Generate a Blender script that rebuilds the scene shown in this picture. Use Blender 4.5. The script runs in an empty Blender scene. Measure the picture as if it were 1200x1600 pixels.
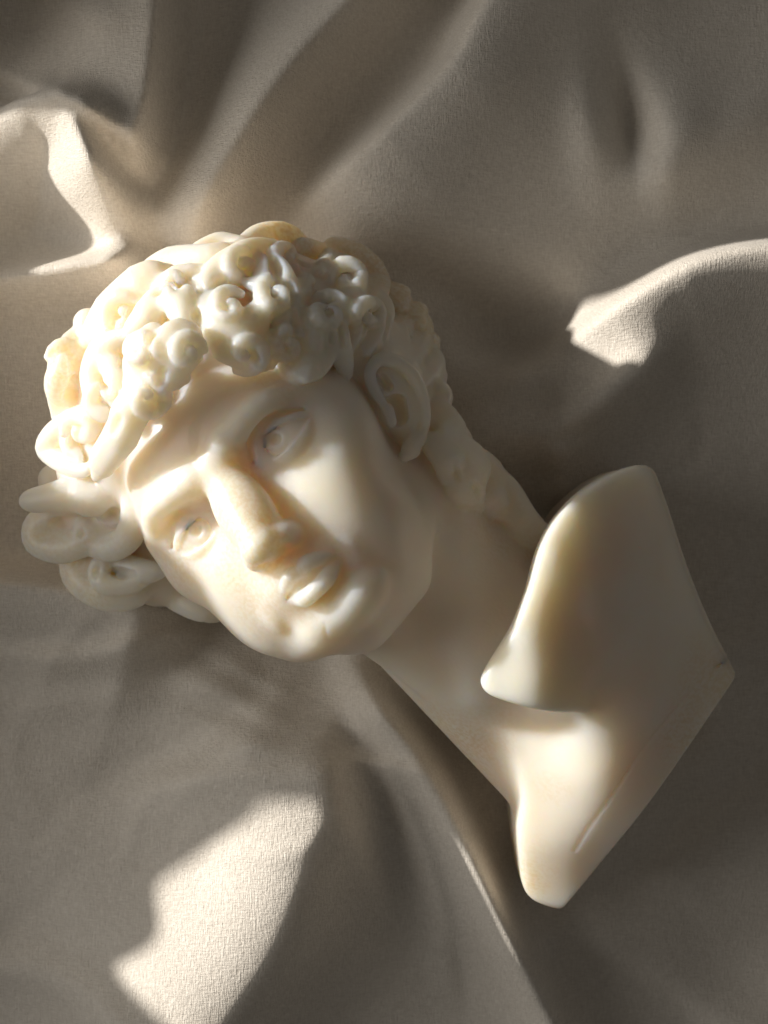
import bpy, bmesh, math, random, time
import numpy as np
random.seed(7)
T0 = time.time()
scene = bpy.context.scene
# ------------------------------------------------------------------ camera
CAM_S = 1.25e-4; CAM_D = 2600.0; CAM_Z = 300.0
cam = bpy.data.cameras.new('camera'); cam_o = bpy.data.objects.new('camera', cam)
scene.collection.objects.link(cam_o); scene.camera = cam_o
cam_o.location = (0, 0, (CAM_Z+CAM_D)*CAM_S); cam_o.rotation_euler = (0, 0, 0)
cam.sensor_fit = 'VERTICAL'; cam.sensor_height = 24.0; cam.lens = 24.0*CAM_D/1600.0
cam.clip_start = 0.005; cam.clip_end = 50.0
cam.dof.use_dof = True; cam.dof.focus_distance = (CAM_Z+CAM_D-470)*CAM_S; cam.dof.aperture_fstop = 18.0
# ------------------------------------------------------------------ light
world = bpy.data.worlds.new('World'); scene.world = world; world.use_nodes = True
bg = world.node_tree.nodes['Background']; bg.inputs[0].default_value = (1.0, 0.93, 0.84, 1); bg.inputs[1].default_value = 0.065
def lamp(name, kind, loc, target, energy, color, **kw):
    l = bpy.data.lights.new(name, kind); l.energy = energy; l.color = color
    for k, v in kw.items(): setattr(l, k, v)
    o = bpy.data.objects.new(name, l); scene.collection.objects.link(o)
    d = np.array(target)-np.array(loc); o.location = loc
    from mathutils import Vector
    o.rotation_euler = Vector(d).to_track_quat('-Z', 'Y').to_euler()
    return o
SUN_AZ = (0.945, -0.327)        # the way the low sun travels across the sheet (x, y)
SUN_EL = 14.5
sd = np.array([SUN_AZ[0]*math.cos(math.radians(SUN_EL)), SUN_AZ[1]*math.cos(math.radians(SUN_EL)), -math.sin(math.radians(SUN_EL))])
lamp('low_window_sun', 'SPOT', tuple(-sd*4.0), (0, 0, 0.03), 1090.0, (1.0, 0.935, 0.85), spot_size=math.radians(12), spot_blend=0.2, shadow_soft_size=0.06)
lamp('soft_window', 'AREA', (-0.72, 0.04, 0.45), (0, 0, 0), 2.1, (1.0, 0.95, 0.88), shape='RECTANGLE', size=0.45, size_y=0.45)
vs = scene.view_settings; scene.display_settings.display_device = 'sRGB'
vs.view_transform = 'Standard'; vs.look = 'None'; vs.exposure = 0.0; vs.gamma = 1.0; vs.use_curve_mapping = False

# ------------------------------------------------------------------ sculpting in a distance field
# working unit: one photograph pixel at the height of the bust's middle (Z0); S turns it into metres
S = 1.25e-4
D = 2600.0
Z0 = 300.0
VOX = 2.5
GX0, GX1, GY0, GY1, GZ0, GZ1 = -660., 600., -680., 500., -20., 640.

def W(px, py, z):
    f = (D - (z - Z0)) / D
    return np.array([(px - 600.) * f, (800. - py) * f, z], float)

class Field:
    def __init__(s):
        s.n = (int((GX1-GX0)/VOX)+1, int((GY1-GY0)/VOX)+1, int((GZ1-GZ0)/VOX)+1)
        s.v = np.full(s.n, 60.0, np.float32)
        s.ax = [np.float32(o) + np.arange(n, dtype=np.float32)*np.float32(VOX) for o, n in zip((GX0, GY0, GZ0), s.n)]
    def box(s, lo, hi):
        sl = []
        for a, l, h in zip(s.ax, lo, hi):
            i0 = int(np.searchsorted(a, l)); i1 = int(np.searchsorted(a, h))
            sl.append(slice(max(i0-1, 0), min(i1+1, len(a))))
        x = s.ax[0][sl[0]][:, None, None]; y = s.ax[1][sl[1]][None, :, None]; z = s.ax[2][sl[2]][None, None, :]
        return tuple(sl), x, y, z
    def add(s, f, lo, hi, k=0.0):
        sl, x, y, z = s.box(np.asarray(lo)-k-6, np.asarray(hi)+k+6)
        if 0 in s.v[sl].shape: return
        d = f(x, y, z); a = s.v[sl]
        if k > 0:
            h = np.maximum(k - np.abs(a - d), 0.0) / k
            s.v[sl] = np.minimum(a, d) - h*h*h*(k/6)
        else:
            s.v[sl] = np.minimum(a, d)
    def cut(s, f, lo, hi, k=0.0):
        sl, x, y, z = s.box(np.asarray(lo)-k-6, np.asarray(hi)+k+6)
        if 0 in s.v[sl].shape: return
        d = -f(x, y, z); a = s.v[sl]
        if k > 0:
            h = np.maximum(k - np.abs(a - d), 0.0) / k
            s.v[sl] = np.maximum(a, d) + h*h*h*(k/6)
        else:
            s.v[sl] = np.maximum(a, d)

F = Field()

# ---- shapes in world (pixel) space
def f_caps(pts, rad):
    P = [np.asarray(p, np.float32) for p in pts]
    def f(x, y, z):
        best = None
        for i in range(len(P)-1):
            a, b = P[i], P[i+1]; ra, rb = rad[i], rad[i+1]
            ab = b - a; L = float(ab @ ab) + 1e-6
            t = np.clip(((x-a[0])*ab[0] + (y-a[1])*ab[1] + (z-a[2])*ab[2]) / np.float32(L), 0, 1)
            d = np.sqrt((x-a[0]-t*ab[0])**2 + (y-a[1]-t*ab[1])**2 + (z-a[2]-t*ab[2])**2) - (ra + t*(rb-ra))
            best = d if best is None else np.minimum(best, d)
        return best
    A = np.array(P); r = max(rad)
    return f, A.min(0)-r, A.max(0)+r
def smooth_path(pts, n):
    # Catmull-Rom through the points
    P = np.asarray(pts, float); m = len(P)
    if m < 3:
        t = np.linspace(0, 1, n)[:, None]; return P[0]*(1-t)+P[-1]*t
    Q = np.vstack([2*P[0]-P[1], P, 2*P[-1]-P[-2]]); out = []
    for u in np.linspace(0, m-1-1e-6, n):
        i = int(u); t = u-i; a, b, c, d = Q[i:i+4]
        out.append(0.5*((2*b)+(c-a)*t+(2*a-5*b+4*c-d)*t*t+(-a+3*b-3*c+d)*t**3))
    return np.array(out)

# ---- the head's own frame: x towards the figure's right, y forward, z up, unit = head height
HS = 617.0
XS = 1.14
HR = np.array([[-0.7383, -0.2617, -0.621], [-0.6222, -0.0893, 0.778], [-0.2588, 0.9611, -0.0973]])
u_, s_, vt_ = np.linalg.svd(HR); HR = u_ @ vt_
HO = np.array([-171.0, 66.2, 300.0])
HRf = HR.astype(np.float32)
def hw(p): return HR @ (np.asarray(p, float)*HS) + HO
def hx(p): return hw((p[0]*XS, p[1], p[2]))
def to_local(x, y, z):
    x = x-np.float32(HO[0]); y = y-np.float32(HO[1]); z = z-np.float32(HO[2]); i = np.float32(1/HS)
    return tuple((x*(HRf[0, j]*i) + y*(HRf[1, j]*i)) + z*(HRf[2, j]*i) for j in range(3))
def hell(c, r, k=0.0, rot=None, cut=False):
    """ellipsoid in the head frame; rot = 3x3 turning it"""
    c = np.array(c, float); r = np.array(r, float); c[0] *= XS; r[0] *= XS
    Rl = np.eye(3) if rot is None else rot
    A = HR @ Rl
    ext = np.sqrt(((A*(r*HS))**2).sum(1)); cw = hw(c)
    def f(x, y, z):
        X, Y, Z = to_local(x, y, z); X = X-np.float32(c[0]); Y = Y-np.float32(c[1]); Z = Z-np.float32(c[2])
        if rot is not None:
            q = [X*np.float32(Rl[0, j])+Y*np.float32(Rl[1, j])+Z*np.float32(Rl[2, j]) for j in range(3)]
        else: q = [X, Y, Z]
        k0 = np.sqrt(sum((q[j]/np.float32(r[j]))**2 for j in range(3)))
        k1 = np.sqrt(sum((q[j]/np.float32(r[j]**2))**2 for j in range(3)))+np.float32(1e-6)
        return (k0*(k0-1)/k1*np.float32(HS)).astype(np.float32)
    (F.cut if cut else F.add)(f, cw-ext, cw+ext, k*HS)
def hcap(pts, rad, k=0.0, cut=False, n=0):
    P = np.array([hx(p) for p in pts]); r = np.array(rad)*HS
    if n:
        r = np.interp(np.linspace(0, 1, n), np.linspace(0, 1, len(r)), r); P = smooth_path(P, n)
    f, lo, hi = f_caps(P, r.tolist()); (F.cut if cut else F.add)(f, lo, hi, k*HS)
def rot(ax, deg):
    a = math.radians(deg); c, s = math.cos(a), math.sin(a)
    return {'x': np.array([[1,0,0],[0,c,-s],[0,s,c]]), 'y': np.array([[c,0,s],[0,1,0],[-s,0,c]]), 'z': np.array([[c,-s,0],[s,c,0],[0,0,1]])}[ax]

def wcap(pts, rad, k=0.0, cut=False, n=0):
    """tube through (px, py, z) points"""
    P = np.array([W(*p) for p in pts]); r = np.array(rad, float)
    if n:
        r = np.interp(np.linspace(0, 1, n), np.linspace(0, 1, len(r)), r); P = smooth_path(P, n)
    f, lo, hi = f_caps(P, r.tolist()); (F.cut if cut else F.add)(f, lo, hi, k)
def wball(px, py, z, r, k=0.0, cut=False): wcap([(px, py, z), (px+.5, py, z)], [r, r], k, cut)

# ------------------------------------------------------------------ head
def build_head():
    hell((0, -.05, .09), (.295, .40, .385))                       # skull
    hell((0, .10, .08), (.262, .268, .26), .08)                    # forehead
    hell((0, .09, -.16), (.245, .26, .31), .08)                   # face mass
    hell((0, .19, -.27), (.165, .18, .20), .08)                    # lower face
    for s in (-1, 1):
        hcap([(s*.215, -.04, -.16), (s*.200, .03, -.315), (s*.14, .18, -.39), (s*.05, .305, -.405)], [.05, .05, .05, .05], .08, n=9)   # jaw
        hell((s*(.195 if s > 0 else .18), .19, -.10), (.085, .11, .10), .10)        # cheekbone
        hell((s*.19, .15, -.01), (.09, .12, .13), .10)          # temple
        hell((s*.125, .245, -.19), (.10, .10, .13), .09)            # cheek
    for s in (-1, 1):
        hell((s*.12, .19, -.27), (.12, .14, .15), .06)
    wcap([(560, 964, 440), (626, 902, 425)], [52, 42], 60)
    hell((-.045, .325, -.405), (.085, .062, .058), .05)                # chin
    hell((0, .30, -.28), (.115, .095, .095), .05)                  # muzzle
    hell((0, .235, .12), (.20, .125, .12), .08)
    # brow
    for s in (-1, 1):
        b = -.018 if s > 0 else 0; f = .012 if s > 0 else 0
        hcap([(s*.03, .366, b+.045), (s*.10, .366+f, b+.066), (s*.175, .330+f, b+.073), (s*.235, .235, b+.035)], [.024, .028, .026, .020], .07, n=9)
        hell((s*.05, .375, b+.066), (.034, .026, .03), .02)          # frown
        # socket
        e = -.04 if s > 0 else -.006
        hell((s*.135, .405, e-.012), (.075, .075, .050), .04, cut=True)
        hell((s*.065, .40, e-.01), (.03, .06, .05), .03, cut=True)
    hell((0, .372, .03), (.032, .026, .045), .025)              # frown between the brows
    # nose
    hcap([(0, .345, .055), (0, .368, -.02), (0, .408, -.095), (0, .448, -.175)], [.034, .034, .037, .037], .035, n=10)
    hell((0, .39, -.10), (.060, .052, .125), .04, rot('x', 12))
    hell((0, .41, -.185), (.048, .05, .034), .03)
    hell((0, .452, -.188), (.041, .045, .036), .02)
    for s in (-1, 1):
        hell((s*(.040 if s > 0 else .046), .388, -.197), (.024, .05, .029), .035)
        hell((s*.028, .43, -.232), (.016, .032, .02), .01, cut=True)
    # eyes
    for s in (-1, 1):
        e = -.047 if s > 0 else -.006
        c = np.array((.130 if s > 0 else -.135, .254, e-.004)); cw = hx(c)
        def lid(Rr, n, off, k, tin=None):
            n = np.array(n, float); n /= np.linalg.norm(n)
            nl = (HR @ n).astype(np.float32)
            def f(x, y, z):
                d = np.sqrt((x-np.float32(cw[0]))**2+(y-np.float32(cw[1]))**2+(z-np.float32(cw[2]))**2)-np.float32(Rr*HS)
                p = -((x-np.float32(cw[0]))*nl[0]+(y-np.float32(cw[1]))*nl[1]+(z-np.float32(cw[2]))*nl[2])+np.float32(off*HS)
                return np.maximum(d, p)
            F.add(f, cw-Rr*HS, cw+Rr*HS, k*HS)
        hell(c, (.074, .079, .079), .006)
        lid(.0935, (s*.10, -.42, 1), -.006, .006)          # upper lid
        lid(.0915, (s*.0, -.60, -1), -.019, .006)           # lower lid
        # crease above the upper lid
        hcap([(s*.065, .335, e), (s*.10, .355, e+.043), (s*.15, .345, e+.053), (s*.205, .285, e+.02)], [.006, .009, .009, .006], .012, cut=True, n=9)
        # iris and pupil
        g = np.array((-s*.05+.0, 1., .05)); g /= np.linalg.norm(g)
        pc = c+g*.079
        e1 = np.cross(g, (0, 0, 1)); e1 /= np.linalg.norm(e1); e2 = np.cross(e1, g)
        pc_w = pc
        ring = [pc*1.0+(e1*math.cos(a)+e2*math.sin(a))*.030-g*.004 for a in np.linspace(0, 2*math.pi, 19)]
        hcap(ring, [.0035]*19, .006, cut=True)
        hell(pc+e2*.003, (.013, .013, .013), .004, cut=True)
        # tear corner
        hell((s*.068, .318, e-.014), (.008, .010, .006), .010, cut=True)
    # lips
    mx = -.018
    for s in (-1, 1):
        hcap([(mx, .397, -.286), (mx+s*.022, .404, -.278), (mx+s*.048, .386, -.289), (mx+s*.07, .354, -.304)], [.014, .019, .016, .008], .012, n=9)
        hell((s*.108, .315, -.31), (.025, .035, .05), .03)
    hcap([(mx-.058, .362, -.319), (mx-.03, .394, -.336), (mx, .404, -.342), (mx+.03, .394, -.336), (mx+.058, .362, -.319)], [.011, .022, .024, .022, .011], .016, n=13)
    hcap([(mx-.07, .366, -.308), (mx-.036, .412, -.308), (mx, .430, -.313), (mx+.036, .412, -.308), (mx+.07, .366, -.308)], [.004, .007, .007, .007, .004], .010, cut=True, n=13)
    hell((-.03, .43, -.374), (.06, .055, .014), .03, cut=True)
    hcap([(-.008, .437, -.245), (-.015, .428, -.272)], [.010, .012], .012, cut=True)
    hell((-.055, .352, -.410), (.05, .045, .040), .03)

# ------------------------------------------------------------------ neck, hair, ear, chest
def poly_sdf(poly, X, Y):
    d = np.full(X.shape, 1e9, np.float32); s = np.ones(X.shape, np.float32); n = len(poly)
    for i in range(n):
        a = poly[i]; b = poly[i-1]; e = b-a
        wx, wy = X-a[0], Y-a[1]; t = np.clip((wx*e[0]+wy*e[1])/(e@e), 0, 1)
        d = np.minimum(d, (wx-e[0]*t)**2+(wy-e[1]*t)**2)
        c1 = Y >= a[1]; c2 = Y < b[1]; c3 = e[0]*wy > e[1]*wx
        s = np.where((c1 & c2 & c3) | (~c1 & ~c2 & ~c3), -s, s)
    return np.sqrt(d)*s
def build_neck():
    wcap([(520, 760, 260), (900, 1140, 195)], [140, 160], 40)
    wcap([(690, 700, 305), (748, 1080, 340)], [50, 28], 45)                 # long neck muscle
    wcap([(600, 980, 340), (745, 1105, 295)], [52, 30], 45)                 # throat
    wcap([(630, 630, 275), (800, 850, 235)], [46, 50], 40)                  # nape

def build_haircap():
    c = np.array((-.02, -.06, .10)); r = np.array((.385, .465, .52))*np.array((XS, 1, 1)); cw = hw(c)
    n = np.array((0, .67, -.74)); nl = (HR @ n).astype(np.float32); p0 = hw((0, .33*.67, -.33*.74)); off = .045
    ext = np.sqrt(((HR*(r*HS))**2).sum(1))
    def f(x, y, z):
        X, Y, Z = to_local(x, y, z); X = X-c[0]; Y = Y-c[1]; Z = Z-c[2]
        k0 = np.sqrt((X/r[0])**2+(Y/r[1])**2+(Z/r[2])**2); k1 = np.sqrt((X/r[0]**2)**2+(Y/r[1]**2)**2+(Z/r[2]**2)**2)+1e-6
        d = k0*(k0-1)/k1*HS
        p = ((Y+c[1])*.67-(Z+c[2])*.74-off-.20*((X)**2)*0)*HS
        k = 50.0; h = np.maximum(k-np.abs(d-p), 0)/k
        return (np.maximum(d, p)+h*h*k*.25).astype(np.float32)
    F.add(f, cw-ext, cw+ext, 10)

HM = {}
LIFT, RADS = .62, 1.30
def heightmap():
    v = F.v < 0
    top = v.shape[2]-1-np.argmax(v[:, :, ::-1], axis=2); z = F.ax[2][top].astype(float); z[~v.any(2)] = np.nan
    # spread into the empty margin
    for it in range(60):
        m = np.isnan(z)
        if not m.any(): break
        q = np.pad(z, 1, constant_values=np.nan)
        st = np.stack([q[:-2, 1:-1], q[2:, 1:-1], q[1:-1, :-2], q[1:-1, 2:]])
        with np.errstate(all='ignore'):
            import warnings; warnings.simplefilter('ignore')
            a = np.nanmean(st, 0)
        z[m] = a[m]-4.0
    HM['z'] = z
def hz(px, py):
    zz = 420.0
    for i in range(4):
        w = W(px, py, zz); i0 = int(round((w[0]-GX0)/VOX)); j0 = int(round((w[1]-GY0)/VOX))
        q = HM['z'][min(max(i0, 0), F.n[0]-1), min(max(j0, 0), F.n[1]-1)]
        zz = 300.0 if np.isnan(q) else max(q, 150.)
    return zz
def lock(pts, rad, k=9, strands=1, n=0, zabs=False, up=0):
    """a lock of hair: (px, py, lift above the scalp mass)"""
    P = [(p[0], p[1], p[2] if zabs else hz(p[0], p[1])+p[2]*LIFT+up) for p in pts]; rad = [q*RADS for q in rad]
    Pw = np.array([W(*p) for p in P]); n = n or max(6, 4*len(pts))
    Q = smooth_path(Pw, n); r = np.interp(np.linspace(0, 1, n), np.linspace(0, 1, len(rad)), rad)
    r = r*np.interp(np.linspace(0, 1, n), [0, .12, .8, 1], [.85, 1, 1, .5])
    T = np.gradient(Q, axis=0); T /= np.linalg.norm(T, axis=1)[:, None]+1e-9
    U = np.cross(T, (0, 0, 1.)); U /= np.linalg.norm(U, axis=1)[:, None]+1e-9
    if strands == 1:
        f, lo, hi = f_caps(Q, (r*.86).tolist()); F.add(f, lo, hi, k*2.0)
        if r.max() > 14:
            for o, h in ((-.62, .10), (.05, .30), (.66, .05)):
                q = Q+U*(o*r*.72)[:, None]; q[:, 2] += r*h
                f, lo, hi = f_caps(q, (r*.50).tolist()); F.add(f, lo, hi, 4)
        return
    for i in range(strands):
        o = (i/(strands-1)-.5)*2
        rr = r*(1.15/strands+.12)
        q = Q+U*(o*(r-rr))[:, None]; q[:, 2] += rr*.2*(1-abs(o))
        f, lo, hi = f_caps(q, rr.tolist()); F.add(f, lo, hi, 11)
def dent(px, py, lift, r, k=8):
    wball(px, py, hz(px, py)+lift*LIFT, r, k, True)

def build_hair():
    for (px, py, z, r) in [(110, 805, 245, 62), (165, 880, 215, 62), (250, 880, 215, 70), (150, 740, 300, 60), (125, 690, 290, 50), (330, 930, 200, 45), (125, 600, 320, 55), (522, 428, 140, 40), (562, 450, 140, 42), (602, 478, 130, 42), (640, 515, 130, 40), (560, 450, 60, 45), (605, 480, 60, 45)]:  # includes unseen balls under the back hair, added to block sun
        wball(px, py, z, r, 30)
    heightmap()
    # --- outer left curls
    lock([(168, 523, 30), (122, 527, 30), (98, 555, 25), (90, 600, 20), (88, 650, 10)], [10, 14, 15, 14, 13], 8)
    lock([(190, 525, 50), (160, 548, 62), (146, 585, 66), (150, 625, 58), (142, 655, 45)], [12, 17, 16, 15, 14], 8)
    lock([(165, 560, 40), (185, 590, 50), (176, 630, 48)], [14, 18, 10], 8)
    lock([(215, 555, 50), (222, 600, 54), (200, 640, 48)], [18, 22, 14], 8, 2, up=15)
    wball(138, 505, hz(138, 505)+8, 24, 8)
    lock([(135, 540, 8), (175, 490, 25), (225, 450, 30), (265, 425, 28)], [14, 26, 30, 22], 10)
    lock([(205, 520, 50), (235, 490, 62), (255, 455, 52)], [13, 20, 16], 8)
    dent(205, 492, 52, 10); dent(175, 512, 38, 8)
    # --- left middle curl
    lock([(160, 640, 52), (115, 655, 42), (82, 680, 25), (72, 702, 12), (95, 722, 18), (130, 735, 32), (148, 720, 40)], [12, 14, 14, 13, 12, 10, 8], 7)
    lock([(150, 665, 40), (125, 672, 34), (108, 692, 28), (125, 715, 30)], [10, 12, 12, 9], 6)
    lock([(205, 640, 44), (188, 680, 44), (165, 715, 38), (150, 745, 28)], [16, 20, 18, 12], 8, 2, up=36)
    wball(85, 750, 250, 26, 12)
    # --- low left curls
    lock([(44, 783, 318), (80, 777, 330), (120, 768, 350)], [15, 18, 22], 8, zabs=True)
    lock([(125, 770, 350), (95, 800, 300), (62, 820, 285), (62, 845, 280), (95, 856, 290), (128, 846, 305), (130, 822, 312), (112, 815, 300)], [18, 16, 19, 20, 20, 18, 14, 9], 9, zabs=True)
    wball(92, 832, 262, 38, 10)
    lock([(140, 850, 300), (175, 855, 318), (203, 835, 345), (208, 795, 372), (196, 762, 385)], [16, 18, 18, 15, 10], 8, zabs=True)
    lock([(130, 780, 350), (160, 780, 352), (175, 815, 320)], [24, 22, 16], 10, zabs=True)
    wball(168, 815, 285, 36, 12)
    lock([(112, 875, 240), (128, 905, 250), (165, 925, 258), (205, 925, 262), (245, 905, 270)], [20, 22, 24, 22, 16], 9, zabs=True)
    lock([(172, 868, 290), (155, 890, 290), (165, 912, 292), (205, 912, 296), (240, 898, 300)], [12, 14, 14, 13, 10], 7, zabs=True)
    lock([(185, 880, 285), (215, 890, 300), (255, 895, 310)], [14, 16, 12], 8, zabs=True)
    lock([(270, 930, 230), (300, 945, 240), (330, 960, 240)], [18, 18, 14], 8, zabs=True)
    # --- along the top
    lock([(222, 432, 0), (268, 408, 8), (330, 402, 14), (372, 388, 14)], [14, 18, 17, 14], 9)
    lock([(305, 395, -8), (345, 382, 0), (380, 388, 2)], [12, 16, 12], 8)
    lock([(375, 392, 8), (405, 372, 6), (440, 370, 6), (480, 382, 6)], [14, 18, 20, 16], 9)
    lock([(250, 455, 22), (280, 440, 34), (312, 432, 34), (325, 420, 30)], [16, 20, 16, 12], 8)
    lock([(430, 388, 18), (392, 398, 34), (350, 422, 46), (328, 450, 54), (340, 466, 56)], [14, 20, 20, 17, 10], 8, 2)
    lock([(395, 405, 38), (415, 425, 44), (405, 445, 44), (380, 440, 44)], [14, 16, 12, 8], 7)
    # --- bright cup curl in the middle
    lock([(318, 472, 62), (330, 492, 66), (355, 512, 68), (385, 508, 70), (408, 485, 62), (408, 462, 54)], [13, 17, 20, 20, 16, 10], 7)
    lock([(330, 472, 58), (352, 484, 62), (368, 492, 62)], [15, 13, 10], 6)
    lock([(338, 505, 58), (362, 530, 64), (392, 540, 62), (410, 520, 56)], [20, 28, 26, 18], 10, 2)
    lock([(372, 545, 52), (395, 560, 50), (415, 575, 46)], [14, 14, 9], 7)
    dent(378, 472, 40, 20)
    # --- left fringe
    lock([(262, 470, 40), (285, 482, 48), (290, 505, 46)], [18, 20, 14], 9, up=18)
    lock([(285, 515, 50), (270, 545, 56), (268, 578, 50), (290, 592, 38)], [18, 27, 22, 13], 9, 2, up=40)
    lock([(300, 520, 46), (298, 550, 48), (285, 575, 44)], [13, 15, 10], 7, up=40)
    lock([(240, 520, 54), (228, 560, 54), (236, 600, 44)], [16, 20, 14], 8, up=40)
    lock([(228, 606, 44), (203, 648, 44), (186, 704, 34)], [18, 23, 16], 8, up=46)
    # --- arcs right of the cup
    lock([(425, 405, 34), (442, 440, 42), (448, 485, 46), (438, 530, 48), (424, 572, 40)], [14, 16, 15, 14, 8], 7, 2)
    lock([(448, 500, 42), (462, 540, 44), (455, 580, 38)], [12, 14, 8], 7)
    lock([(470, 385, 14), (495, 400, 26), (515, 405, 26), (500, 425, 28)], [14, 20, 16, 12], 7)
    lock([(505, 418, 26), (535, 415, 24), (552, 440, 24), (545, 478, 28), (512, 496, 34), (478, 486, 36)], [12, 16, 17, 17, 14, 9], 7, 2)
    lock([(478, 440, 30), (470, 470, 34), (480, 505, 36), (500, 530, 38)], [14, 12, 14, 12], 8)
    dent(498, 462, 22, 17); dent(452, 420, 22, 18)
    lock([(480, 520, 42), (468, 560, 48), (478, 592, 42)], [20, 26, 14], 9, 2)
    lock([(510, 520, 38), (505, 555, 42), (492, 590, 38)], [14, 16, 9], 7)
    lock([(525, 510, 34), (530, 545, 38), (545, 585, 32)], [14, 15, 9], 7, 2)
    # --- side waves over the ear
    for (x0, y0, x1, y1, x2, y2, r) in [(562, 432, 548, 492, 542, 552, 19), (594, 440, 586, 492, 572, 550, 19), (626, 456, 618, 505, 602, 556, 20), (654, 484, 648, 530, 632, 575, 19), (675, 530, 669, 570, 656, 605, 17), (687, 585, 683, 622, 676, 660, 15)]:
        lock([(x0, y0, 2), ((x0+x1)/2-7, (y0+y1)/2, 10), (x1+6, y1, 14), (x2, y2, 10)], [r*.8, r, r, r*.7], 7, 2)
    lock([(520, 385, 4), (560, 402, 2), (600, 432, 0)], [16, 18, 14], 8)
    # --- nape
    for pts, rad in [([(676, 690, 6), (702, 722, 12), (694, 752, 6)], [16, 20, 10]), ([(700, 690, 4), (732, 725, 8), (728, 760, 8), (752, 792, 2)], [18, 26, 24, 12]),
                     ([(722, 705, 0), (758, 738, 4), (764, 778, 4), (792, 808, 0)], [16, 22, 22, 12]), ([(748, 728, -4), (788, 768, 0), (815, 815, 2), (850, 855, 0), (885, 890, 0)], [16, 20, 22, 22, 20]),
                     ([(690, 640, 0), (706, 672, 2), (712, 700, 0)], [14, 18, 12])]:
        lock([(p[0], p[1], p[2]+14) for p in pts], rad, 5, 2)
    # --- small curls over the mass
    heightmap()
    rg = np.random.default_rng(5); zone = np.array([(92, 560), (140, 505), (230, 440), (340, 395), (440, 382), (540, 405), (610, 450), (580, 520), (540, 556), (440, 560), (380, 556), (330, 530), (275, 600), (222, 640), (172, 720), (110, 722), (80, 650)], float)
    spots = []
    for it in range(900):
        q = np.array((rg.uniform(80, 620), rg.uniform(380, 725)))
        if poly_sdf(zone, np.array([[q[0]]]), np.array([[q[1]]]))[0, 0] > -6 or any(np.hypot(*(q-o)) < 60 for o in spots): continue
        spots.append(q)
    for q in spots:
        R = rg.uniform(25, 34); a0 = rg.uniform(0, 6.28); dr = 1 if rg.random() < .5 else -1; zc = hz(*q); t = np.linspace(0, 1, 16)
        pts = []
        for u in t:
            rr = R*(1-.80*u); a = a0+dr*u*6.6; x, y = q[0]+rr*math.cos(a), q[1]+rr*math.sin(a)
            zl = hz(x, y); zz = zc+max(min(zl-zc, 34), -34)
            pts.append((x, y, zz+1+8*u))
        wcap(pts, list(np.interp(t, [0, .2, .6, 1], [7, 13, 11, 8])), 8)
    # --- drilled pockets
    heightmap()
    for (x, y, r, dx, dy) in [(128, 568, 17, -8, 14), (112, 618, 12, 0, 10), (122, 684, 13, -8, 8), (205, 492, 8, -4, 8), (173, 512, 6, -3, 8), (195, 558, 7, -6, 12), (164, 603, 6, 2, 10), (236, 528, 7, 5, -9),
                          (262, 452, 10, 14, -4), (302, 446, 9, 8, 6), (258, 505, 8, 2, 10), (306, 492, 8, 2, 8), (312, 545, 8, -2, 14), (250, 592, 8, -4, 12), (342, 440, 8, 10, -6), (378, 470, 14, 8, -4), (352, 480, 6, 6, 3),
                          (430, 418, 11, 4, 14), (455, 455, 9, 2, 14), (430, 505, 7, -2, 16), (492, 466, 13, 10, -4), (462, 505, 7, 2, 14), (522, 484, 7, 8, -6), (535, 525, 6, 2, 14), (96, 816, 12, 12, -3), (126, 834, 7, 0, 3),
                          (170, 810, 13, 6, -8), (192, 896, 10, 14, 2), (150, 892, 7, -2, 8), (572, 505, 6, -3, 18), (604, 512, 6, -4, 18), (634, 530, 6, -5, 16), (300, 425, 8, 12, -3), (470, 410, 9, 6, 4), (520, 520, 6, -2, 12), (400, 560, 6, 4, 10), (180, 665, 7, -6, 12), (712, 738, 7, 4, 10), (745, 765, 7, 5, 9)]:
        z0 = hz(x-dx, y-dy); z1 = hz(x+dx, y+dy)
        if abs(z0-z1) > 60: z0 = z1 = min(z0, z1)
        wcap([(x-dx, y-dy, z0+r*.25), (x, y, (z0+z1)/2-r*.15), (x+dx, y+dy, z1+r*.25)], [r*.75, r, r*.75], 7, True)

def build_ear():
    zf = 405
    def P(px, py, d): return (px, py, zf - (px-600)*.55 + d)
    wcap([P(600, 600, -27), P(625, 640, -27), P(645, 680, -25)], [34, 36, 24], 14, n=6)
    wcap([P(604, 640, 2), P(584, 608, 6), P(578, 582, 8), P(592, 563, 8), P(622, 566, 8), P(648, 592, 8), P(662, 630, 8), P(662, 662, 6), P(656, 684, 4)], [7, 9, 9, 10, 11, 11, 10, 10, 9], 5, n=24)
    wcap([P(610, 592, 0), P(635, 610, 2), P(648, 640, 2), P(642, 668, 2)], [8, 9, 9, 7], 6, n=10)
    wcap([P(648, 685, -2), P(642, 702, -2), P(634, 712, -6)], [14, 15, 9], 8, n=5)
    wcap([P(618, 632, 0), P(622, 650, -2)], [17, 15], 8, True)
    wcap([P(596, 590, 4), P(606, 604, 2)], [8, 8], 6, True)
    wcap([P(606, 640, 6), P(612, 660, 6)], [9, 8], 6, n=4)

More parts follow.
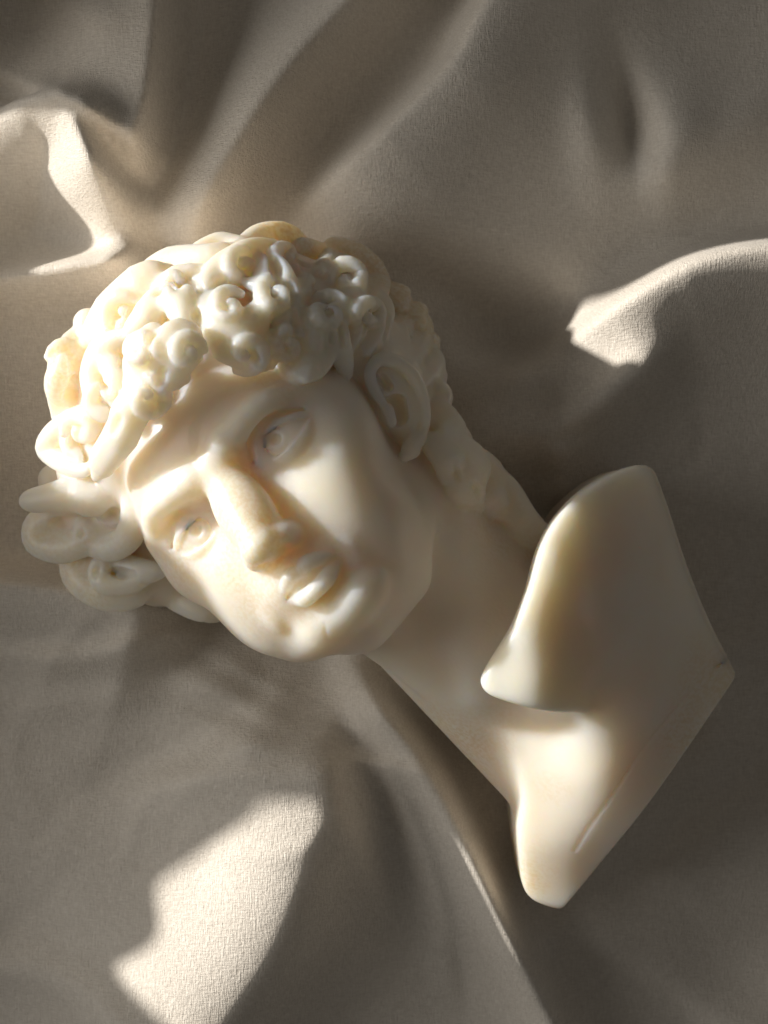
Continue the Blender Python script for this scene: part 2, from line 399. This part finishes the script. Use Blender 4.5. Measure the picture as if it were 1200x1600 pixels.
# ---- the cut chest
def tps(ctrl):
    P = np.array([W(*c) for c in ctrl]); x = P[:, :2]/500; n = len(x)
    def U(r2): return np.where(r2 > 0, .5*r2*np.log(np.maximum(r2, 1e-12)), 0)
    K = U(((x[:, None]-x[None])**2).sum(-1))+np.eye(n)*2e-3; A = np.zeros((n+3, n+3))
    A[:n, :n] = K; A[:n, n] = 1; A[:n, n+1:] = x; A[n, :n] = 1; A[n+1:, :n] = x.T
    w = np.linalg.solve(A, np.r_[P[:, 2], 0, 0, 0])
    def f(X, Y):
        z = w[n]+w[n+1]*X/500+w[n+2]*Y/500
        for i in range(n): z = z+w[i]*U((X/500-x[i, 0])**2+(Y/500-x[i, 1])**2)
        return z.astype(np.float32)
    return f
def smax(a, b, k):
    h = np.maximum(k-np.abs(a-b), 0)/k
    return np.maximum(a, b)+h*h*k*.25
def plate(outline, ctrl, bottom, rnd, k, edge=None, roundz=None):
    poly = smooth_closed(np.array([W(*p)[:2] for p in outline])); top = tps(ctrl)
    lo = np.r_[poly.min(0), 0]; hi = np.r_[poly.max(0), 620]
    def f(x, y, z):
        X = x[:, :, 0]+0*y[:, :, 0]; Y = y[:, :, 0]+0*x[:, :, 0]
        d2 = poly_sdf(poly, X, Y)[:, :, None]; t = top(X, Y)
        if edge is not None: t = edge(X, Y, t)
        g = np.gradient(t, VOX) if min(t.shape) > 1 else (0*t, 0*t)
        sl = np.sqrt(1+np.minimum(g[0]**2+g[1]**2, 4.0))[:, :, None]; t = t[:, :, None]
        up = (z-t)/sl
        b = bottom(X, Y, t[:, :, 0])[:, :, None] if callable(bottom) else bottom
        dn = (b-z)
        return smax(smax(up, d2, rnd), dn, rnd).astype(np.float32)
    F.add(f, lo, hi, k)
def smooth_closed(P, m=4):
    n = len(P); out = []
    for i in range(n):
        a, b, c, d = P[i-1], P[i], P[(i+1) % n], P[(i+2) % n]
        for t in np.arange(m)/m:
            out.append(0.5*((2*b)+(c-a)*t+(2*a-5*b+4*c-d)*t*t+(-a+3*b-3*c+d)*t**3))
    return np.array(out)

def build_chest():
    main = [(1012, 728, 400), (1038, 770, 390), (1075, 885, 385), (1112, 975, 375), (1150, 1048, 362), (1161, 1086, 355), (1140, 1130, 340), (1000, 1290, 280), (930, 1376, 250), (895, 1422, 235),
            (850, 1418, 230), (822, 1396, 230), (812, 1350, 250), (806, 1290, 270), (812, 1240, 290), (800, 1170, 300), (790, 1080, 330), (830, 960, 380), (880, 820, 400), (940, 752, 400)]
    shared = [(1010, 740, 395), (960, 770, 422), (900, 800, 466), (1060, 900, 398), (1000, 1000, 432), (950, 900, 452), (900, 870, 486), (950, 1010, 456), (900, 960, 488), (895, 1080, 484), (930, 1095, 452), (1000, 1110, 424), (1150, 1085, 352)]
    cm = [(x, y, z-(4 if x < 1000 else 0)) for x, y, z in shared]+[(860, 950, 440), (850, 1060, 375), (790, 1110, 340), (840, 1150, 368), (870, 1150, 384), (900, 1160, 412), (925, 1150, 430), (925, 1220, 402), (880, 1250, 356), (840, 1250, 330), (970, 1230, 396),
          (905, 1320, 322), (878, 1378, 268), (830, 1330, 292), (820, 1400, 222), (1060, 1190, 368), (940, 1350, 290), (893, 1415, 236)]
    a = W(1161, 1092, 350)[:2]; b = W(897, 1424, 235)[:2]; e = (b-a)/np.linalg.norm(b-a); nn = np.array([-e[1], e[0]])
    cen = W(950, 1050, 400)[:2]
    if (cen-a) @ nn < 0: nn = -nn
    def edge(X, Y, t):
        q = (X-a[0])*nn[0]+(Y-a[1])*nn[1]; u = ((X-a[0])*e[0]+(Y-a[1])*e[1])
        lim = (60+(q+2)*9.5).astype(np.float32)
        return -smax(-t, -lim, 5)
    plate(main, cm, 60, 13, 26, edge)
    flap = [(1012, 729, 400), (1030, 780, 395), (1030, 900, 420), (1000, 1040, 430), (930, 1108, 440), (895, 1112, 455), (858, 1110, 478), (800, 1096, 478), (762, 1082, 474), (750, 1062, 474), (762, 1036, 480), (795, 985, 486), (822, 925, 484), (845, 850, 474), (885, 790, 450), (940, 750, 425)]
    cf = [(x, y, z-(8 if x >= 1000 else 0)) for x, y, z in shared]+[(870, 870, 506), (860, 830, 486), (835, 900, 506), (848, 940, 518), (825, 1000, 530), (845, 1060, 526), (858, 1108, 512), (790, 1080, 512), (750, 1062, 500), (790, 1010, 514)]
    def bot(X, Y, t):
        w = W(960, 900, 430); q = np.sqrt((X-w[0])**2+(Y-w[1])**2)
        return t-np.clip(36+(230-q)*.45, 26, 200)
    plate(flap, cf, bot, 12, 14)
    heightmap()
    for pts, r in [([(1150, 1014), (1122, 1040), (1060, 1105), (1010, 1165), (985, 1200), (955, 1245), (918, 1296), (898, 1330)], 2.4), ([(506, 974), (508, 986), (511, 998)], 2.4)]:      # casting seam, nick in the chin
        wcap([(x, y, hz(x, y)+1.9) for x, y in pts], [r]*len(pts), 2, True, n=14)

# ------------------------------------------------------------------ surface nets
def surface_nets(v, org, h):
    s = v < 0
    nx, ny, nz = v.shape
    cnt = np.zeros((nx-1, ny-1, nz-1), np.int8)
    for i in (0, 1):
        for j in (0, 1):
            for k in (0, 1):
                cnt += s[i:nx-1+i, j:ny-1+j, k:nz-1+k]
    act = np.argwhere((cnt > 0) & (cnt < 8))
    idx = np.full(cnt.shape, -1, np.int32); idx[tuple(act.T)] = np.arange(len(act))
    acc = np.zeros((len(act), 3)); num = np.zeros(len(act))
    corners = [(i, j, k) for i in (0, 1) for j in (0, 1) for k in (0, 1)]
    val = {c: v[act[:, 0]+c[0], act[:, 1]+c[1], act[:, 2]+c[2]].astype(float) for c in corners}
    for c in corners:
        for ax in range(3):
            if c[ax] == 0:
                e = list(c); e[ax] = 1; e = tuple(e)
                a, b = val[c], val[e]; m = (a < 0) != (b < 0)
                t = np.where(m, a/np.where(m, a-b, 1), 0)
                p = np.array(c, float)[None, :].repeat(len(act), 0); p[:, ax] = t
                acc += p*m[:, None]; num += m
    V = (act + acc/num[:, None])*h + np.array(org)
    Q = []
    for ax in range(3):
        sl0 = [slice(None)]*3; sl1 = [slice(None)]*3
        sl0[ax] = slice(0, -1); sl1[ax] = slice(1, None)
        a, b = s[tuple(sl0)], s[tuple(sl1)]
        o1, o2 = [(1, 2), (2, 0), (0, 1)][ax]
        e = np.argwhere(a != b)
        e = e[(e[:, o1] > 0) & (e[:, o2] > 0) & (e[:, o1] < v.shape[o1]-1) & (e[:, o2] < v.shape[o2]-1)]
        fl = a[tuple(e.T)]
        def cell(d1, d2):
            q = e.copy(); q[:, o1] -= d1; q[:, o2] -= d2
            return idx[tuple(q.T)]
        q = np.stack([cell(1, 1), cell(0, 1), cell(0, 0), cell(1, 0)], 1)
        q[~fl] = q[~fl][:, ::-1]
        Q.append(q)
    Q = np.vstack(Q); Q = Q[(Q >= 0).all(1)]
    return V, Q
def relax(V, Q, n, lam=.5):
    E = np.vstack([Q[:, [0, 1]], Q[:, [1, 2]], Q[:, [2, 3]], Q[:, [3, 0]]])
    deg = np.bincount(E.ravel(), minlength=len(V)).astype(float)[:, None]
    for it in range(n):
        for l in ((lam, -lam*1.04) if lam > 0 else (lam,)):
            A = np.empty_like(V)
            for c in range(3):
                A[:, c] = np.bincount(E[:, 0], V[E[:, 1], c], len(V))+np.bincount(E[:, 1], V[E[:, 0], c], len(V))
            V = V+l*(A/deg-V)
    return V
# ------------------------------------------------------------------ the sheet's folds (photograph pixels, y down)
def seg_dist(X, Y, pts):
    """distance to a polyline, side sign (+ = right hand of travel) and parameter 0..1"""
    P = np.array(pts, float); best = None; tot = len(P)-1
    for i in range(tot):
        a, b = P[i], P[i+1]; e = b-a; L = e @ e
        t = np.clip(((X-a[0])*e[0]+(Y-a[1])*e[1])/L, 0, 1)
        dx, dy = X-a[0]-t*e[0], Y-a[1]-t*e[1]; d = np.hypot(dx, dy); s = np.sign(e[0]*dy-e[1]*dx)
        if best is None: best, sg, u = d, s, (i+t)/tot
        else:
            m = d < best; best = np.where(m, d, best); sg = np.where(m, s, sg); u = np.where(m, (i+t)/tot, u)
    return best, sg, u
def spline(pts, n=24): return smooth_path(np.array(pts, float), n)

SHADE_HEAP = [(-900, 540), (-100, 530), (60, 515), (112, 485), (155, 300), (200, 235), (330, 235), (420, 300), (620, 340), (655, 410), (680, 490), (714, 650), (740, 685), (772, 672), (820, 675), (880, 640), (960, 610), (1000, 580), (1028, 520), (1080, 500), (1150, 462), (1235, 420), (1262, 434), (1300, 454), (1335, 442), (1392, 400), (1412, 500), (1500, 550), (2400, 500)]  # crest of the added heap: position across the sun, shadow-casting height
def fold(Z, U, V, pts, h, wr, wl, fade=.12, ends=(1, 1), p=2.0, hv=None):
    """a ridge: gentle or steep flank to the right (wr) and left (wl) of its crest line"""
    d, s, u = seg_dist(U, V, spline(pts))
    w = np.where(s > 0, wr, wl)
    e = np.ones_like(u)
    ss = lambda t: t*t*(3-2*t)
    fade = max(fade, .28)
    if ends[0]: e = e*ss(np.clip(u/fade, 0, 1))
    if ends[1]: e = e*ss(np.clip((1-u)/fade, 0, 1))
    hh = h if hv is None else np.interp(u, np.linspace(0, 1, len(hv)), hv)*h
    q = d/w
    # a rounded crest that runs out in a long tail
    g = 1/(1+q**p*1.2)*np.exp(-(q*.75)**2)
    Z += hh*g*e
def bump(Z, U, V, x, y, h, rx, ry=None, a=0.0):
    ry = ry or rx; c, s = math.cos(math.radians(a)), math.sin(math.radians(a))
    p, q = (U-x)*c+(V-y)*s, -(U-x)*s+(V-y)*c
    Z += h*np.exp(-(p/rx)**2-(q/ry)**2)
def noise2(U, V, sc, seed):
    r = np.random.default_rng(seed); z = np.zeros_like(U)
    for i in range(10):
        a = r.uniform(0, 2*math.pi); f = (.6+.9*r.random())/sc
        z += np.sin((U*math.cos(a)+V*math.sin(a))*f*2*math.pi+r.uniform(0, 6.28)+1.3*np.sin((U*math.sin(a)-V*math.cos(a))*f*3+i))
    return z/10
def cloth_height(X, Y):
    U = X/1.085+600; V = 800-Y/1.085
    wu = U+18*noise2(U, V, 420, 3); wv = V+18*noise2(U, V, 420, 4)
    Z = np.full_like(X, 55.0)+10*noise2(U, V, 520, 1)+3.0*noise2(U, V, 190, 2)
    f = lambda *a, **k: fold(Z, U, V, *a, **k)
    # top left
    Z1 = np.zeros_like(Z)
    fold(Z1, U, V, [(268, -160), (266, -40), (262, 80), (247, 200), (228, 262), (196, 292)], 175, 240, 22, ends=(0, 1))
    Z += Z1/(1+np.exp((V-np.interp(U, [-200, 0, 110, 150, 200, 260], [215, 190, 168, 195, 265, 330]))/12))
    f([(40, -60), (130, 30), (225, 95)], 26, 60, 50)
    f([(-160, 250), (-60, 235), (0, 216), (60, 200), (110, 195), (150, 222), (182, 300), (215, 372), (258, 432)], 235, 100, 40, ends=(0, 1), fade=.2, hv=(.1, .3, .6, .85, 1, 1, .95, .85, .7))
    f([(240, 378), (195, 420), (100, 432), (0, 446), (-120, 455)], 120, 30, 60, ends=(1, 0))
    bump(Z, U, V, 85, 355, -50, 75, 40)
    # top middle
    f([(660, -120), (600, -20), (480, 110), (400, 220), (315, 365), (270, 430)], 170, 105, 48, ends=(0, 1))
    f([(840, -120), (790, -20), (740, 70), (700, 140), (600, 240), (500, 320), (420, 385)], 195, 46, 240, ends=(0, 1), hv=(1, 1, 1, 1, .9, .6, .3))
    # top right
    bump(Z, U, V, 985, 200, -55, 26, 90, -12)
    bump(Z, U, V, 915, 215, 30, 35, 90, -10); bump(Z, U, V, 1045, 235, 70, 70, 95, 20); bump(Z, U, V, 1020, 280, 18, 30, 30)
    f([(1290, 90), (1160, 200), (1090, 360)], 34, 70, 90, fade=.5)
    # right ridge
    f([(1420, 395), (1290, 398), (1200, 406), (1120, 416), (1040, 441), (945, 498), (830, 582), (725, 636), (660, 670)], 190, 34, 190, ends=(0, 1), fade=.25, hv=(1, 1, 1, 1, 1, .9, .55, .45, .3))
    bump(Z, U, V, 800, 490, -75, 170, 60, 22); bump(Z, U, V, 690, 440, -40, 120, 50, 22); bump(Z, U, V, 760, 520, -40, 110, 40, 22)
    f([(690, 664), (780, 685), (850, 684), (920, 640), (1010, 570), (1080, 540)], 80, 60, 50, fade=.4)
    f([(852, 690), (866, 740), (862, 800)], 40, 22, 70)
    f([(1330, 1030), (1210, 1004), (1120, 1012), (1050, 1020)], 55, 40, 150, ends=(0, 1))
    # bottom left sheet
    bump(Z, U, V, 230, 1330, 62, 430, 280)
    f([(520, 1010), (560, 1050), (612, 1110), (672, 1190), (735, 1315), (792, 1440), (850, 1560), (930, 1720)], 152, 70, 26, ends=(1, 0), fade=.1, hv=(1.2, 1.1, 1, 1, 1, .9, .7, .6))
    f([(330, 975), (240, 935), (150, 916), (0, 902), (-140, 900)], 145, 22, 150, ends=(1, 0))
    f([(540, 1040), (478, 1150), (492, 1250), (440, 1420), (340, 1580), (300, 1700)], 175, 250, 125, ends=(1, 0))
    f([(500, 1040), (380, 1110), (230, 1190), (40, 1260)], -20, 50, 40)
    f([(420, 1020), (300, 1070), (120, 1090), (0, 1110)], 18, 40, 40)
    f([(560, 1060), (620, 1200), (700, 1400), (740, 1520)], 14, 30, 40)
    f([(-60, 1500), (80, 1500), (180, 1540), (240, 1620)], 30, 60, 40, ends=(0, 0))
    f([(470, 1030), (400, 1130), (300, 1200), (170, 1240)], 30, 20, 60, fade=.4)
    f([(530, 1060), (520, 1160), (560, 1300), (600, 1460)], 28, 50, 18, fade=.4)
    f([(-40, 1010), (120, 1020), (260, 990), (340, 985)], 34, 44, 20, fade=.3)
    f([(560, 1110), (640, 1260), (690, 1420), (720, 1600)], 24, 36, 14, fade=.4)
    # bottom right
    f([(780, 1438), (880, 1460), (960, 1490), (1060, 1545), (1180, 1640)], 26, 40, 80, ends=(1, 0))
    bump(Z, U, V, 1180, 1550, -90, 230, 170)
    f([(930, 1440), (1010, 1350), (1120, 1250), (1240, 1180)], -26, 70, 70)
    # small creases, most of them running out from under the bust
    rg = np.random.default_rng(11)
    for i in range(46):
        a = rg.uniform(0, 2*math.pi); r0 = rg.uniform(330, 800); L = rg.uniform(130, 330)
        cx, cy = 560+r0*math.cos(a), 820+1.1*r0*math.sin(a); b = a+rg.normal()*.5
        p = [(cx, cy), (cx+.5*L*math.cos(b), cy+.5*L*math.sin(b)), (cx+L*math.cos(b+rg.normal()*.35), cy+L*math.sin(b+rg.normal()*.35))]
        w = rg.uniform(10, 26); lo = np.min(p, 0)-90; hi = np.max(p, 0)+90
        m = (U > lo[0]) & (U < hi[0]) & (V > lo[1]) & (V < hi[1])
        if not m.any(): continue
        z = np.zeros(m.sum()); fold(z, U[m], V[m], p, rg.uniform(2.0, 6.5)*(1 if rg.random() < .65 else -1), w, w*rg.uniform(.8, 2.2), fade=.5)
        Z[m] += z
    # added swells hidden under the bust, to stop sun passing beneath
    bump(Z, U, V, 620, 880, 85, 150, 130); bump(Z, U, V, 720, 720, 70, 90, 80, 40); bump(Z, U, V, 420, 800, 60, 200, 130)
    # unseen heap added beyond the left edge, crest shaped to cut the sun patches
    a = np.array((.945, .327)); s = (X+600)*a[0]+(800-Y)*a[1]; v = -(X+600)*a[1]+(800-Y)*a[0]
    vg = np.arange(-1000, 2500, 4.0); hg = np.interp(vg, [q[0] for q in SHADE_HEAP], [q[1] for q in SHADE_HEAP]); kn = np.exp(-(np.arange(-12, 13)/3.0)**2/2); hg = np.convolve(np.pad(hg, 12, mode='edge'), kn/kn.sum(), 'valid'); H = np.interp(v, vg, hg); c = s+220+10*np.sin(v/90)
    g = np.where(c > 0, np.exp(-(c/120)**2), np.exp(-(c/420)**2)); Z = Z*(1-g)+H*g
    if X.shape[0] > 9:                                    # ease the sharpest corners
        k = np.exp(-(np.arange(-3, 4)/1.1)**2/2); k /= k.sum()
        for ax in (0, 1):
            P = np.pad(Z, [(3, 3) if a_ == ax else (0, 0) for a_ in (0, 1)], mode='edge')
            Z = sum(k[i]*np.take(P, range(i, i+Z.shape[ax]), axis=ax) for i in range(7))
    return Z
# ------------------------------------------------------------------ materials
def newmat(name):
    m = bpy.data.materials.new(name); m.use_nodes = True; nt = m.node_tree
    return m, nt, nt.nodes['Principled BSDF']
def node(nt, kind, **kw):
    n = nt.nodes.new(kind)
    for k, v in kw.items(): setattr(n, k, v)
    return n
def wax_material():
    m, nt, p = newmat('wax')
    tc = node(nt, 'ShaderNodeTexCoord')
    n1 = node(nt, 'ShaderNodeTexNoise'); n1.inputs['Scale'].default_value = 60; n1.inputs['Detail'].default_value = 5
    nt.links.new(tc.outputs['Object'], n1.inputs['Vector'])
    r = node(nt, 'ShaderNodeValToRGB'); r.color_ramp.elements[0].position = .3; r.color_ramp.elements[1].position = .75
    r.color_ramp.elements[0].color = (0.94, 0.825, 0.68, 1); r.color_ramp.elements[1].color = (0.95, 0.885, 0.79, 1)
    nt.links.new(n1.outputs['Fac'], r.inputs['Fac'])
    # speckled residue, mostly ochre painted in for glow through the wax
    na = node(nt, 'ShaderNodeTexNoise'); na.inputs['Scale'].default_value = 28; na.inputs['Detail'].default_value = 3
    nb = node(nt, 'ShaderNodeTexNoise'); nb.inputs['Scale'].default_value = 1300; nb.inputs['Detail'].default_value = 3
    for q in (na, nb): nt.links.new(tc.outputs['Object'], q.inputs['Vector'])
    ra = node(nt, 'ShaderNodeMapRange'); ra.inputs['From Min'].default_value = .52; ra.inputs['From Max'].default_value = .68
    rb = node(nt, 'ShaderNodeMapRange'); rb.inputs['From Min'].default_value = .40; rb.inputs['From Max'].default_value = .62; rb.inputs['To Min'].default_value = .15
    nt.links.new(na.outputs['Fac'], ra.inputs['Value']); nt.links.new(nb.outputs['Fac'], rb.inputs['Value'])
    mm = node(nt, 'ShaderNodeMath', operation='MULTIPLY'); nt.links.new(ra.outputs[0], mm.inputs[0]); nt.links.new(rb.outputs[0], mm.inputs[1])
    m2 = node(nt, 'ShaderNodeMath', operation='MULTIPLY'); m2.inputs[1].default_value = .55; nt.links.new(mm.outputs[0], m2.inputs[0])
    mc = node(nt, 'ShaderNodeMix', data_type='RGBA'); nt.links.new(m2.outputs[0], mc.inputs[0]); nt.links.new(r.outputs['Color'], mc.inputs[6]); mc.inputs[7].default_value = (0.74, 0.56, 0.30, 1)
    nt.links.new(mc.outputs[2], p.inputs['Base Color'])
    p.subsurface_method = 'RANDOM_WALK'
    p.inputs['Subsurface Weight'].default_value = 1.0
    p.inputs['Subsurface Radius'].default_value = (1.0, 0.78, 0.52)
    p.inputs['Subsurface Scale'].default_value = 0.0095
    p.inputs['Subsurface Anisotropy'].default_value = 0.2
    p.inputs['Roughness'].default_value = 0.38
    p.inputs['IOR'].default_value = 1.43
    n2 = node(nt, 'ShaderNodeTexNoise'); n2.inputs['Scale'].default_value = 1500; n2.inputs['Detail'].default_value = 4
    n3 = node(nt, 'ShaderNodeTexNoise'); n3.inputs['Scale'].default_value = 140; n3.inputs['Detail'].default_value = 4
    for q in (n2, n3): nt.links.new(tc.outputs['Object'], q.inputs['Vector'])
    mx = node(nt, 'ShaderNodeMath', operation='MULTIPLY_ADD'); mx.inputs[1].default_value = .25
    nt.links.new(n2.outputs['Fac'], mx.inputs[0]); nt.links.new(n3.outputs['Fac'], mx.inputs[2])
    b = node(nt, 'ShaderNodeBump'); b.inputs['Strength'].default_value = .16; b.inputs['Distance'].default_value = .001
    nt.links.new(mx.outputs[0], b.inputs['Height']); nt.links.new(b.outputs['Normal'], p.inputs['Normal'])
    return m
def cloth_material():
    m, nt, p = newmat('satin')
    p.inputs['Base Color'].default_value = (0.74, 0.69, 0.61, 1)
    p.inputs['Roughness'].default_value = 0.5
    p.inputs['Sheen Weight'].default_value = 0.25; p.inputs['Sheen Roughness'].default_value = 0.4
    tc = node(nt, 'ShaderNodeTexCoord')
    mp = node(nt, 'ShaderNodeMapping'); mp.inputs['Rotation'].default_value = (0, 0, math.radians(12))
    nt.links.new(tc.outputs['Object'], mp.inputs['Vector'])
    hs = []
    for sc in ((5600, 500, 900), (560, 5000, 900)):              # warp and weft: noise drawn out into threads
        q = node(nt, 'ShaderNodeMapping'); q.inputs['Rotation'].default_value = (0, 0, math.radians(9)); q.inputs['Scale'].default_value = sc
        w = node(nt, 'ShaderNodeTexNoise'); w.inputs['Scale'].default_value = 1.0; w.inputs['Detail'].default_value = 2.5
        nt.links.new(tc.outputs['Object'], q.inputs['Vector']); nt.links.new(q.outputs[0], w.inputs['Vector']); hs.append(w)
    nz = node(nt, 'ShaderNodeTexNoise'); nz.inputs['Scale'].default_value = 1700; nz.inputs['Detail'].default_value = 4
    # threads differ a little in colour, and the dye is not quite even
    mu = node(nt, 'ShaderNodeMath', operation='ADD'); nt.links.new(hs[0].outputs['Fac'], mu.inputs[0]); nt.links.new(hs[1].outputs['Fac'], mu.inputs[1])
    big = node(nt, 'ShaderNodeTexNoise'); big.inputs['Scale'].default_value = 35; big.inputs['Detail'].default_value = 4
    nt.links.new(tc.outputs['Object'], big.inputs['Vector'])
    mb = node(nt, 'ShaderNodeMath', operation='MULTIPLY_ADD'); mb.inputs[1].default_value = .55; nt.links.new(big.outputs['Fac'], mb.inputs[0]); nt.links.new(mu.outputs[0], mb.inputs[2])
    cr = node(nt, 'ShaderNodeMapRange'); cr.inputs['From Min'].default_value = .95; cr.inputs['From Max'].default_value = 1.60
    nt.links.new(mb.outputs[0], cr.inputs['Value'])
    cm = node(nt, 'ShaderNodeMix', data_type='RGBA'); nt.links.new(cr.outputs[0], cm.inputs[0]); cm.inputs[6].default_value = (0.68, 0.625, 0.55, 1); cm.inputs[7].default_value = (0.90, 0.85, 0.77, 1)
    nt.links.new(cm.outputs[2], p.inputs['Base Color'])
    nt.links.new(tc.outputs['Object'], nz.inputs['Vector'])
    a = node(nt, 'ShaderNodeMath', operation='ADD'); nt.links.new(hs[0].outputs['Fac'], a.inputs[0]); nt.links.new(hs[1].outputs['Fac'], a.inputs[1])
    a2 = node(nt, 'ShaderNodeMath', operation='MULTIPLY_ADD'); a2.inputs[1].default_value = .8
    nt.links.new(nz.outputs['Fac'], a2.inputs[0]); nt.links.new(a.outputs[0], a2.inputs[2])
    b = node(nt, 'ShaderNodeBump'); b.inputs['Strength'].default_value = .6; b.inputs['Distance'].default_value = .0004
    nt.links.new(a2.outputs[0], b.inputs['Height']); nt.links.new(b.outputs['Normal'], p.inputs['Normal'])
    return m
def mesh_object(name, V, Q, mat, smooth=True):
    me = bpy.data.meshes.new(name)
    me.vertices.add(len(V)); me.vertices.foreach_set('co', np.ascontiguousarray(V, np.float32).ravel())
    Q = np.ascontiguousarray(Q, np.int32); k = Q.shape[1]
    me.loops.add(Q.size); me.loops.foreach_set('vertex_index', Q.ravel())
    me.polygons.add(len(Q)); me.polygons.foreach_set('loop_start', np.arange(0, Q.size, k, dtype=np.int32))
    me.polygons.foreach_set('use_smooth', np.full(len(Q), smooth))
    me.update(calc_edges=True); me.validate()
    me.materials.append(mat)
    o = bpy.data.objects.new(name, me); scene.collection.objects.link(o)
    return o

# ------------------------------------------------------------------ the sheet
def build_cloth():
    step = 6.0
    xs = np.arange(-1500, 1500+1, step); ys = np.arange(-1500, 1500+1, step)
    X, Y = np.meshgrid(xs, ys, indexing='ij')
    Z = cloth_height(X, Y)
    nx, ny = X.shape
    V = np.stack([X, Y, Z], -1).reshape(-1, 3)*S
    i = np.arange(nx*ny).reshape(nx, ny)
    Q = np.stack([i[:-1, :-1], i[1:, :-1], i[1:, 1:], i[:-1, 1:]], -1).reshape(-1, 4)
    o = mesh_object('bed_sheet', V, Q, cloth_material()); o['kind'] = 'structure'
    return o
build_cloth()

# ------------------------------------------------------------------ the bust
build_head(); build_neck(); build_haircap(); build_hair(); build_ear(); build_chest()
BV, BQ = surface_nets(F.v, (GX0, GY0, GZ0), VOX); BV = relax(BV, BQ, 2)
bust = mesh_object('bust', BV*S, BQ, wax_material())
bust['label'] = 'ivory wax bust of a curly-haired youth lying on the rumpled sheet'; bust['category'] = 'bust'
print('built in', round(time.time()-T0, 1))
